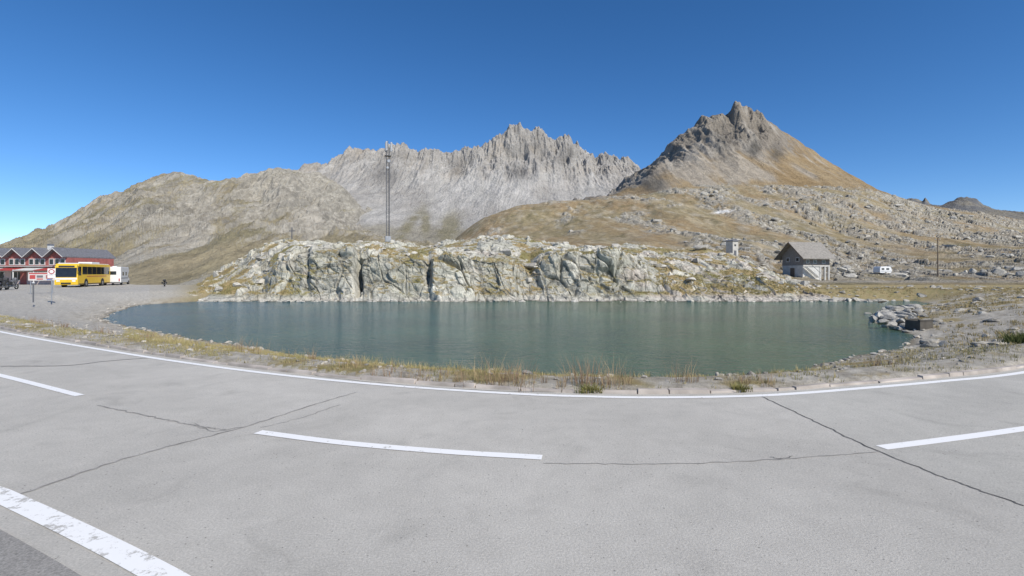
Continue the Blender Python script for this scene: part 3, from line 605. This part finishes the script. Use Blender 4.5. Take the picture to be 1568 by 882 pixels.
def rod(name,a,b,r,mat,par,seg=8,r2=None):
    a=Vector(a);b=Vector(b); bm=bmesh.new(); bmesh.ops.create_cone(bm,cap_ends=True,segments=seg,radius1=r,radius2=r if r2 is None else r2,depth=(b-a).length)
    M=Matrix.Translation((a+b)/2)@(b-a).to_track_quat('Z','Y').to_matrix().to_4x4(); bmesh.ops.transform(bm,matrix=M,verts=bm.verts); return addm(name,bm,mat,par)
def wheel(name,c,r,w,par,mt,mh):
    c=Vector(c); rod(name,c-Vector((0,w/2,0)),c+Vector((0,w/2,0)),r,mt,par,24); rod(name+'_hub',c-Vector((0,w/2+.015,0)),c+Vector((0,w/2+.015,0)),r*.55,mh,par,16)
m_tyre=simple('tyre_rubber',(.02,.02,.02),.9); m_hub=simple('wheel_metal',(.45,.45,.45),.35,.8); m_glass=simple('dark_glass',(.02,.025,.03),.08,var=.2); m_white=simple('white_paint',(.75,.75,.73),.4,var=.04)
m_yel=simple('yellow_bus_paint',(.78,.50,.03),.35,var=.06); m_redp=simple('red_paint',(.40,.05,.045),.5,var=.1); m_black=simple('black_trim',(.025,.025,.025),.5); m_steel=simple('galvanised_steel',(.34,.35,.36),.5,.4,var=.15); m_dsteel=simple('dark_steel',(.15,.15,.155),.5,.3)
m_lamp=simple('lamp_glass',(.8,.8,.75),.1)

# bus
ang=math.atan2(-.934,.358)
cx,cy=(119-784)/F*63.5,63.5
dirf=Vector((math.cos(ang),math.sin(ang))); Lb=10.8; Wb=2.35
lft=Vector((-dirf.y,dirf.x))
corner=Vector((cx,cy)); cen=corner-dirf*(Lb/2)-lft*(Wb/2)
bus=empty('yellow_bus',(cen.x,cen.y,0),ang)
prof=[(-Lb/2,.35),(Lb/2-.05,.32),(Lb/2,.9),(Lb/2-.02,1.3),(Lb/2-.22,2.75),(Lb/2-.55,2.95),(-Lb/2+.1,2.95),(-Lb/2,2.8)]
prism('body',prof,-Wb/2,Wb/2,m_yel,bus,bev=.06)
prism('roof_white',[(-Lb/2+.2,2.955),(Lb/2-.6,2.955),(Lb/2-.9,3.06),(-Lb/2+.4,3.06)],-Wb/2+.12,Wb/2-.12,m_white,bus)
box('roof_unit',(-1.5,0,3.16),(2.6,1.5,.2),m_white,bus,.04)
for sd in (-1,1):
    for i in range(6):
        w=1.42; x=-Lb/2+.45+w/2+i*(w+.09); box('side_window_%d'%i,(x,sd*(Wb/2+.006),2.12),(w,.02,.98),m_glass,bus)
    prism('cab_window',[(Lb/2-1.0,1.5),(Lb/2-.2,1.5),(Lb/2-.36,2.6),(Lb/2-1.0,2.6)],sd*(Wb/2-.004),sd*(Wb/2+.016),m_glass,bus)
    box('skirt',(0,sd*(Wb/2+.004),.42),(Lb-.5,.02,.12),m_black,bus)
    box('red_stripe',(-.6,sd*(Wb/2+.006),1.38),(6.5,.012,.09),m_redp,bus)
    for x in (Lb/2-2.5,-Lb/2+2.9):
        rod('wheel_arch',(x,sd*(Wb/2-.1),.5),(x,sd*(Wb/2+.012),.5),.6,m_black,bus,24); wheel('wheel',(x,sd*(Wb/2-.13),.48),.48,.3,bus,m_tyre,m_hub)
    rod('mirror_arm',(Lb/2-.2,sd*1.1,2.75),(Lb/2+.3,sd*1.35,2.5),.03,m_black,bus); box('mirror',(Lb/2+.3,sd*1.36,2.25),(.1,.18,.42),m_black,bus,.02)
def onfront(y0,y1,z0,z1,name,mat,off=.015):
    def xf(z): return Lb/2-.02-(z-1.3)*(.2/1.45) if z>1.3 else Lb/2
    bm=bmesh.new(); v=[bm.verts.new(p) for p in ((xf(z0)+off,y0,z0),(xf(z0)+off,y1,z0),(xf(z1)+off,y1,z1),(xf(z1)+off,y0,z1))]; bm.faces.new(v); addm(name,bm,mat,bus)
onfront(-1.05,1.05,1.3,2.45,'windscreen',m_glass); onfront(-.8,.8,2.5,2.72,'destination_board',m_black,.02)
for sd in (-1,1): onfront(sd*.95,sd*.6,.72,.92,'headlight',m_lamp,.012)
onfront(-.5,.5,.45,.62,'grille',m_black,.03)
onfront(-1.1,1.1,.98,1.2,'front_badge_band',m_white,.012)

# motorhome seen from behind
x,y=((178-784)/F*77,77); mh=empty('motorhome',(x,y,-.05),math.radians(118))
prism('living_box',[(-3.2,.45),(2.2,.45),(2.2,1.7),(2.9,2.0),(2.9,2.5),(2.5,2.75),(-3.2,2.75)],-1.1,1.1,m_white,mh,bev=.06)
prism('cab',[(2.2,.4),(4.1,.4),(4.15,1.0),(3.3,1.2),(2.9,1.95),(2.2,1.95)],-.98,.98,m_white,mh,bev=.05)
prism('cab_glass',[(2.5,1.25),(3.15,1.25),(2.8,1.85),(2.5,1.85)],-1.0,1.0,m_glass,mh)
for sd in (-1,1):
    for xx in (-1.9,3.2): wheel('wheel',(xx,sd*.95,.34),.34,.22,mh,m_tyre,m_hub)
    box('side_window',(-1.6,sd*1.108,1.75),(1.0,.02,.5),m_glass,mh); box('side_window_2',(.6,sd*1.108,1.75),(.8,.02,.5),m_glass,mh); box('stripe',(-.5,sd*1.106,1.1),(5,.012,.1),m_dsteel,mh)
box('rear_window',(-3.21,0,1.85),(.02,1.1,.5),m_glass,mh); box('bumper',(-3.25,0,.45),(.12,2.0,.2),m_dsteel,mh)
for sd in (-1,1): box('tail_light',(-3.22,sd*.9,.85),(.02,.14,.4),m_redp,mh)
box('roof_vent',(-1,0,2.81),(.5,.5,.1),m_white,mh)

# caravan on far right track
x,y=((1351-784)/F*112,112); zc=zat(hill,x,y); cv=empty('caravan',(x,y,zc+.05),math.radians(12),.84)
prism('shell',[(-1.7,.35),(1.6,.35),(1.9,.9),(1.75,1.7),(1.4,2.05),(-1.5,2.05),(-1.8,1.6),(-1.85,.6)],-1,1,m_white,cv,bev=.06)
for xx,w in ((-.9,.8),(.6,.9)): box('window',(xx,-1.008,1.4),(w,.02,.45),m_glass,cv)
for sd in (-1,1): wheel('wheel',(0,sd*.95,.3),.3,.2,cv,m_tyre,m_hub)
rod('drawbar',(1.7,0,.4),(2.8,0,.4),.05,m_dsteel,cv); rod('jockey_wheel',(2.6,0,.4),(2.6,0,0),.05,m_dsteel,cv); box('stripe',(0,-1.006,.85),(3.3,.012,.1),m_dsteel,cv)

# motorcycles
def motorcycle(x,y,rot,colm,sc=1.0):
    e=empty('motorcycle',(x,y,0.02),rot,sc)
    for nm,xx in (('rear_wheel',-.7),('front_wheel',.75)):
        bm=bmesh.new(); R=.32; segs=24
        rings=[[bm.verts.new(((R-.06+.06*math.cos(b_))*math.cos(a)+xx,.06*math.sin(b_),(R-.06+.06*math.cos(b_))*math.sin(a)+R)) for b_ in [2*math.pi*k/8 for k in range(8)]] for a in [2*math.pi*k/segs for k in range(segs)]]
        for i in range(segs):
            for j in range(8): bm.faces.new((rings[i][j],rings[(i+1)%segs][j],rings[(i+1)%segs][(j+1)%8],rings[i][(j+1)%8]))
        addm(nm,bm,m_tyre,e,True); rod(nm+'_hub',(xx,-.06,R),(xx,.06,R),.1,m_hub,e,12)
        for k in range(6):
            a=k*math.pi/3; rod('spoke',(xx,0,R),(xx+.25*math.cos(a),0,R+.25*math.sin(a)),.012,m_hub,e,6)
    for sd in (-1,1): rod('fork',(.75,sd*.09,.32),(.45,sd*.09,.98),.025,m_steel,e)
    rod('handlebar',(.42,-.36,1.06),(.42,.36,1.06),.018,m_black,e)
    prism('tank',[(-.08,.75),(.38,.78),(.42,.95),(.2,1.03),(-.05,.9)],-.14,.14,colm,e,bev=.04)
    prism('seat',[(-.85,.82),(-.05,.75),(-.05,.86),(-.45,.88),(-.8,.98)],-.13,.13,m_black,e,bev=.03)
    box('engine',(.05,0,.48),(.5,.34,.4),m_dsteel,e,.04); prism('fairing',[(.35,.7),(.72,.85),(.62,1.12),(.45,1.3),(.38,1.1)],-.16,.16,colm,e,bev=.04)
    rod('exhaust',(.1,-.18,.3),(-.85,-.2,.45),.05,m_steel,e,10); box('top_case',(-.95,0,1.1),(.34,.42,.3),m_black,e,.04)
    for sd in (-1,1): box('pannier',(-.75,sd*.3,.68),(.45,.2,.36),m_black,e,.04)
    rod('swingarm',(-.7,.1,.32),(-.1,.1,.45),.03,m_dsteel,e)
motorcycle((5-784)/F*53,53,math.radians(118),m_black); motorcycle((18-784)/F*55,55,math.radians(105),m_dsteel); motorcycle((-8-784)/F*52,52,math.radians(110),m_redp)
motorcycle((252-784)/F*68,68,math.radians(121),m_black,.75)

# restaurant building: two storeys, saw-tooth row of gables
m_redw=simple('dark_red_cladding',(.31,.10,.085),.75,var=.2,scale=2); m_plaster=simple('pinkish_render',(.60,.48,.43),.85,var=.1); m_roof=simple('slate_roof',(.15,.15,.16),.6,var=.25,scale=4); m_trim=simple('pale_trim',(.62,.61,.58),.6,var=.06)
rb=empty('red_restaurant',(-80.5,79,-.05),math.radians(-6),.96)
x0=-11.0; ng=7; gw=3.55; x1=x0+gw*ng
EZ=4.35; PZ=5.75
box('ground_floor',((x0+x1)/2,4,1.45),(x1-x0,8,2.9),m_plaster,rb); box('upper_floor',((x0+x1)/2,4.0,(2.9+EZ)/2),(x1-x0+.2,8.2,EZ-2.9),m_redw,rb)
for i in range(ng):
    gx=x0+gw*(i+.5)
    prism('gable_wall_%d'%i,[(gx-gw/2+.01,EZ),(gx+gw/2-.01,EZ),(gx,PZ-.06)],-.1,8.05,m_redw,rb)
    for sd in (-1,1):
        prism('gable_roof_%d'%i,[(gx,PZ),(gx+sd*(gw/2),EZ+.03),(gx+sd*(gw/2),EZ+.22),(gx,PZ+.22)],-.9,8.7,m_roof,rb)
        prism('verge_board_%d'%i,[(gx,PZ-.04),(gx+sd*(gw/2-.02),EZ),(gx+sd*(gw/2-.02),EZ+.1),(gx,PZ+.08)],-.95,-.903,m_trim,rb)
    for dx in (-1.0,0,1.0):
        box('upper_window_frame_%d'%i,(gx+dx,-.13,3.7),(.85,.06,1.0),m_trim,rb); box('upper_window_%d'%i,(gx+dx,-.165,3.7),(.64,.02,.8),m_glass,rb)
    box('ground_window_frame_%d'%i,(gx,-.03,1.45),(2.4,.06,1.5),m_trim,rb)
    for dx in (-.58,.58): box('ground_window_%d'%i,(gx+dx,-.065,1.45),(1.02,.02,1.3),m_glass,rb)
    rod('terrace_post_%d'%i,(gx+gw/2,-2.2,0),(gx+gw/2,-2.2,2.45),.08,m_trim,rb)
    prism('awning_%d'%i,[(-2.4,2.3),(-.1,2.75),(-.1,2.8),(-2.4,2.37)],gx-gw/2+.1,gx+gw/2-.1,m_trim if i%2 else m_redp,rb,axis='X')
box('balcony_floor',((x0+x1)/2,-.45,3.0),(x1-x0,.8,.1),m_trim,rb)
box('door',(6.0,-.05,1.05),(1.1,.06,2.1),m_redw,rb)
box('chimney',(9.0,1.6,5.7),(.6,.6,1.5),m_trim,rb,.03); prism('chimney_cap',[(8.6,6.46),(9.4,6.46),(9.0,6.65)],1.2,2.0,m_roof,rb)

# information boards / signs at the car park
m_blue=simple('sign_blue',(.05,.12,.35),.4); m_board=simple('faded_board',(.55,.50,.47),.6,var=.12)
x=(64-784)/F*44; e=empty('information_sign',(x,44,0),math.radians(38))
for k in (-.7,.7): rod('post',(k,0,-.2),(k,0,1.9),.035,m_steel,e)
box('panel',(0,-.05,1.5),(1.7,.04,.7),m_board,e,.005); box('panel_header',(0,-.074,1.76),(1.6,.006,.1),m_redp,e)
for i,(xx,zz,w,h,mt) in enumerate(((-.58,1.46,.36,.34,m_redp),(-.12,1.5,.4,.2,m_dsteel),(-.12,1.28,.4,.1,m_redp),(.5,1.47,.45,.32,m_redw),(.5,1.24,.36,.08,m_blue))): box('poster_%d'%i,(xx,-.074,zz),(w,.006,h),mt,e)
x=(79-784)/F*36; e=empty('parking_sign',(x,36,0),math.radians(38)); rod('post',(0,0,-.2),(0,0,2.15),.03,m_steel,e); box('panel',(0,-.04,1.9),(.42,.03,.42),m_white,e,.01); rod('red_disc',(0,-.058,1.9),(0,-.066,1.9),.17,m_redp,e,20); rod('white_disc',(0,-.068,1.9),(0,-.072,1.9),.11,m_white,e,20); box('plate',(0,-.04,1.55),(.42,.03,.18),m_white,e)
x=(51-784)/F*33; e=empty('marker_post',(x,33,0)); rod('post',(0,0,-.1),(0,0,1.15),.04,m_dsteel,e); box('cap',(0,0,1.17),(.1,.1,.05),m_white,e)

# ------------------------------------------------------------------ antenna mast
xm,ym=(594-784)/F*92,92; zb=zat(outc,xm,ym)-.5; top=CH+(HZ-226)/F*92
mast=empty('antenna_mast',(xm,ym,zb),.35); Hm=top-zb; w=.27
bm=bmesh.new()
def beam(bm,a,b,r):
    a=Vector(a);b=Vector(b); M=Matrix.Translation((a+b)/2)@(b-a).to_track_quat('Z','Y').to_matrix().to_4x4(); bmesh.ops.create_cone(bm,cap_ends=True,segments=6,radius1=r,radius2=r,depth=(b-a).length,matrix=M)
cs_=[(w,w),(-w,w),(-w,-w),(w,-w)]
for c_ in cs_: beam(bm,(c_[0],c_[1],0),(c_[0],c_[1],Hm),.034)
n=26
for i in range(n):
    z0=Hm*i/n; z1=Hm*(i+1)/n
    for k in range(4):
        a=cs_[k];b_=cs_[(k+1)%4]; beam(bm,(a[0],a[1],z0),(b_[0],b_[1],z0),.014)
        if i%2: a,b_=b_,a
        beam(bm,(a[0],a[1],z0),(b_[0],b_[1],z1),.014)
addm('lattice',bm,m_dsteel,mast)
for k,a in enumerate((0,2.1,4.2)):
    x=.58*math.cos(a);y=.58*math.sin(a); rod('antenna_bracket_%d'%k,(0,0,Hm-.5),(x,y,Hm-.5),.035,m_steel,mast); rod('antenna_bracket_up_%d'%k,(0,0,Hm-.05),(x,y,Hm-.05),.035,m_steel,mast)
    box('panel_antenna_%d'%k,(x,y,Hm+.15),(.3,.26,1.7),m_steel,mast,.04)
rod('top_rod',(0,0,Hm),(0,0,Hm+1.3),.05,m_dsteel,mast)
for k,(z,s,dx) in enumerate(((Hm-2.5,.34,.1),(Hm-3.7,.26,-.1))): rod('dish_%d'%k,(dx,-w-.1,z),(dx,-w-.3,z),s,m_steel,mast,20,s*.8)
box('platform',(0,0,Hm-1.5),(1.1,1.1,.07),m_dsteel,mast); box('equipment_cabinet',(0,-.1,1.6),(1.0,.8,1.0),m_steel,mast,.02); box('equipment_cabinet_low',(.9,.2,.9),(.7,.6,1.2),m_steel,mast,.02)
rod('cable',(.1,-w-.03,0),(.1,-w-.03,Hm),.03,m_black,mast)

x,y=(447-784)/F*78,78; e=empty('wayside_cross',(x,y,zat(outc,x,y)-.1)); box('upright',(0,0,1.0),(.14,.12,2.0),m_dsteel,e,.01); box('crossbar',(0,-.005,1.45),(.9,.1,.13),m_dsteel,e,.01)
m_wood=simple('weathered_wood',(.16,.12,.085),.85,var=.3,scale=8)
x,y=(1436-784)/F*100,100; hh=8.2; e=empty('utility_pole',(x,y,zat(hill,x,y)-.3)); rod('pole',(0,0,0),(0,0,hh),.11,m_wood,e,10,.08); rod('crossarm',(-.5,0,hh-.5),(.5,0,hh-.5),.05,m_wood,e)
for k in (-.42,.42): rod('insulator',(k,0,hh-.5),(k,0,hh-.28),.05,m_white,e)

m_conc=simple('weathered_concrete',(.46,.44,.40),.9,var=.15,scale=1.5,bump=.01)
x,y=(1121-784)/F*88,88; zb=CH+(HZ-391)/F*88; e=empty('transformer_tower',(x,y,zb),math.radians(28))
box('shaft',(0,0,.9),(1.4,1.4,3.0),m_conc,e,.03); prism('roof',[(-.85,2.4),(.85,2.4),(.85,2.5),(0,2.72),(-.85,2.5)],-.85,.85,m_roof,e); box('vent',(-.1,-.708,1.7),(.4,.02,.3),m_black,e); box('door',(-.1,-.71,.2),(.6,.03,1.2),m_dsteel,e)

# hut
m_hwall=simple('grey_shingle_wall',(.24,.215,.185),.85,var=.25,scale=5); m_hroof=simple('hut_slate_roof',(.25,.23,.20),.75,var=.25,scale=3,bump=.01); m_stone=simple('hut_base_render',(.56,.55,.51),.9,var=.15,scale=1.5)
Lh,Wh=6.0,5.0
hx,hy=(1230-784)/F*94,94
ht=empty('mountain_hut',(hx,hy,.9),math.radians(15))
box('base',(Lh*.32,Wh/2,.35),(Lh*.64,Wh-.2,3.5),m_stone,ht)
box('garage_back_wall',(Lh*.82,Wh-.25,.35),(Lh*.36,.3,3.5),m_hwall,ht)
for xx in (Lh*.66,Lh*.83,Lh-.12): box('pillar',(xx,.12,.35),(.24,.24,3.5),m_stone,ht)
box('slab',(Lh/2,Wh/2,2.2),(Lh+.1,Wh+.1,.2),m_stone,ht)
prism('upper_storey',[(0,2.3),(Wh,2.3),(Wh,4.3),(Wh/2,6.5),(0,4.3)],0,Lh,m_hwall,ht,axis='X')
for sd in (0,1):
    y_e=-1.0 if sd==0 else Wh+1.0; z_e=4.3-.88
    prism('roof_slope',[(Wh/2,6.58),(y_e,z_e),(y_e,z_e+.16),(Wh/2,6.76)],-1.0,Lh+.6,m_hroof,ht,axis='X')
    prism('barge_board',[(Wh/2,6.50),(y_e,z_e-.08),(y_e,z_e+.10),(Wh/2,6.70)],-1.05,-1.003,m_wood,ht,axis='X')
for xx in (1.0,2.6,4.6): box('window_frame',(xx,-.02,3.0),(.8,.06,.7),m_trim,ht); box('window',(xx,-.055,3.0),(.62,.02,.52),m_glass,ht)
for yy in (1.3,3.6): box('gable_window_frame',(-.02,yy,3.4),(.06,.8,.8),m_trim,ht); box('gable_window',(-.055,yy,3.4),(.02,.62,.62),m_glass,ht)
box('door_panel',(-.03,2.5,.9),(.05,1.0,1.9),m_wood,ht)
for k in range(10): box('step_%d'%k,(.3+k*.28,-.5,1.95-k*.2),(.3,.8,.14),m_stone,ht)
rod('handrail',(.2,-.9,2.9),(3.0,-.9,.9),.04,m_dsteel,ht)

x,y=gp(1407,498,-.72); zt=float(ground_h(np.array([x]),np.array([y]))[0][0]); e=empty('concrete_basin',(x,y,zt+.02),.25)
m_dk=simple('dark_tarred_concrete',(.085,.075,.06),.8,var=.3)
for nm,c,s in (('front',(0,-.33,.2),(.8,.07,.46)),('back',(0,.33,.2),(.8,.07,.46)),('side_a',(-.365,0,.2),(.07,.59,.46)),('side_b',(.365,0,.2),(.07,.59,.46)),('floor',(0,0,.04),(.66,.59,.06))): box(nm,c,s,m_dk,e,.01)
for nm,c,s in (('rim_front',(0,-.34,.455),(.86,.1,.04)),('rim_back',(0,.34,.455),(.86,.1,.04))): box(nm,c,s,m_dk,e)

# ------------------------------------------------------------------ light, sky, camera
saz=math.radians(138); sel=math.radians(42)
w=bpy.data.worlds.new('World'); scene.world=w; w.use_nodes=True; nt=w.node_tree; bg=nt.nodes['Background']
sk=nt.nodes.new('ShaderNodeTexSky'); sk.sky_type='NISHITA'; sk.sun_disc=False; sk.sun_elevation=sel; sk.sun_rotation=saz; sk.altitude=3000; sk.air_density=.95; sk.dust_density=.0; sk.ozone_density=2.0
hs=nt.nodes.new('ShaderNodeHueSaturation'); hs.inputs['Saturation'].default_value=1.26; hs.inputs['Value'].default_value=1.12; hs.inputs['Hue'].default_value=.497
mt=nt.nodes.new('ShaderNodeVectorMath'); mt.operation='MULTIPLY'; mt.inputs[1].default_value=(.95,.97,1.08)
nt.links.new(sk.outputs[0],hs.inputs['Color']); nt.links.new(hs.outputs[0],mt.inputs[0]); nt.links.new(mt.outputs[0],bg.inputs['Color']); bg.inputs['Strength'].default_value=.12
sd=bpy.data.lights.new('sun','SUN'); sd.energy=5.0; sd.angle=math.radians(.5); sd.color=(1,.95,.87); so=bpy.data.objects.new('sun',sd); scene.collection.objects.link(so)
v=Vector((math.sin(saz)*math.cos(sel),math.cos(saz)*math.cos(sel),math.sin(sel))); so.rotation_euler=v.to_track_quat('Z','Y').to_euler()
cam=bpy.data.cameras.new('camera'); cam.lens=18; cam.sensor_width=36; cam.shift_y=-23/1568; cam.clip_start=.05; cam.clip_end=20000
c=bpy.data.objects.new('camera',cam); c.location=(0,0,CH); c.rotation_euler=(math.radians(90),0,0); scene.collection.objects.link(c); scene.camera=c
scene.view_settings.view_transform='Standard'; scene.view_settings.look='None'; scene.view_settings.exposure=0
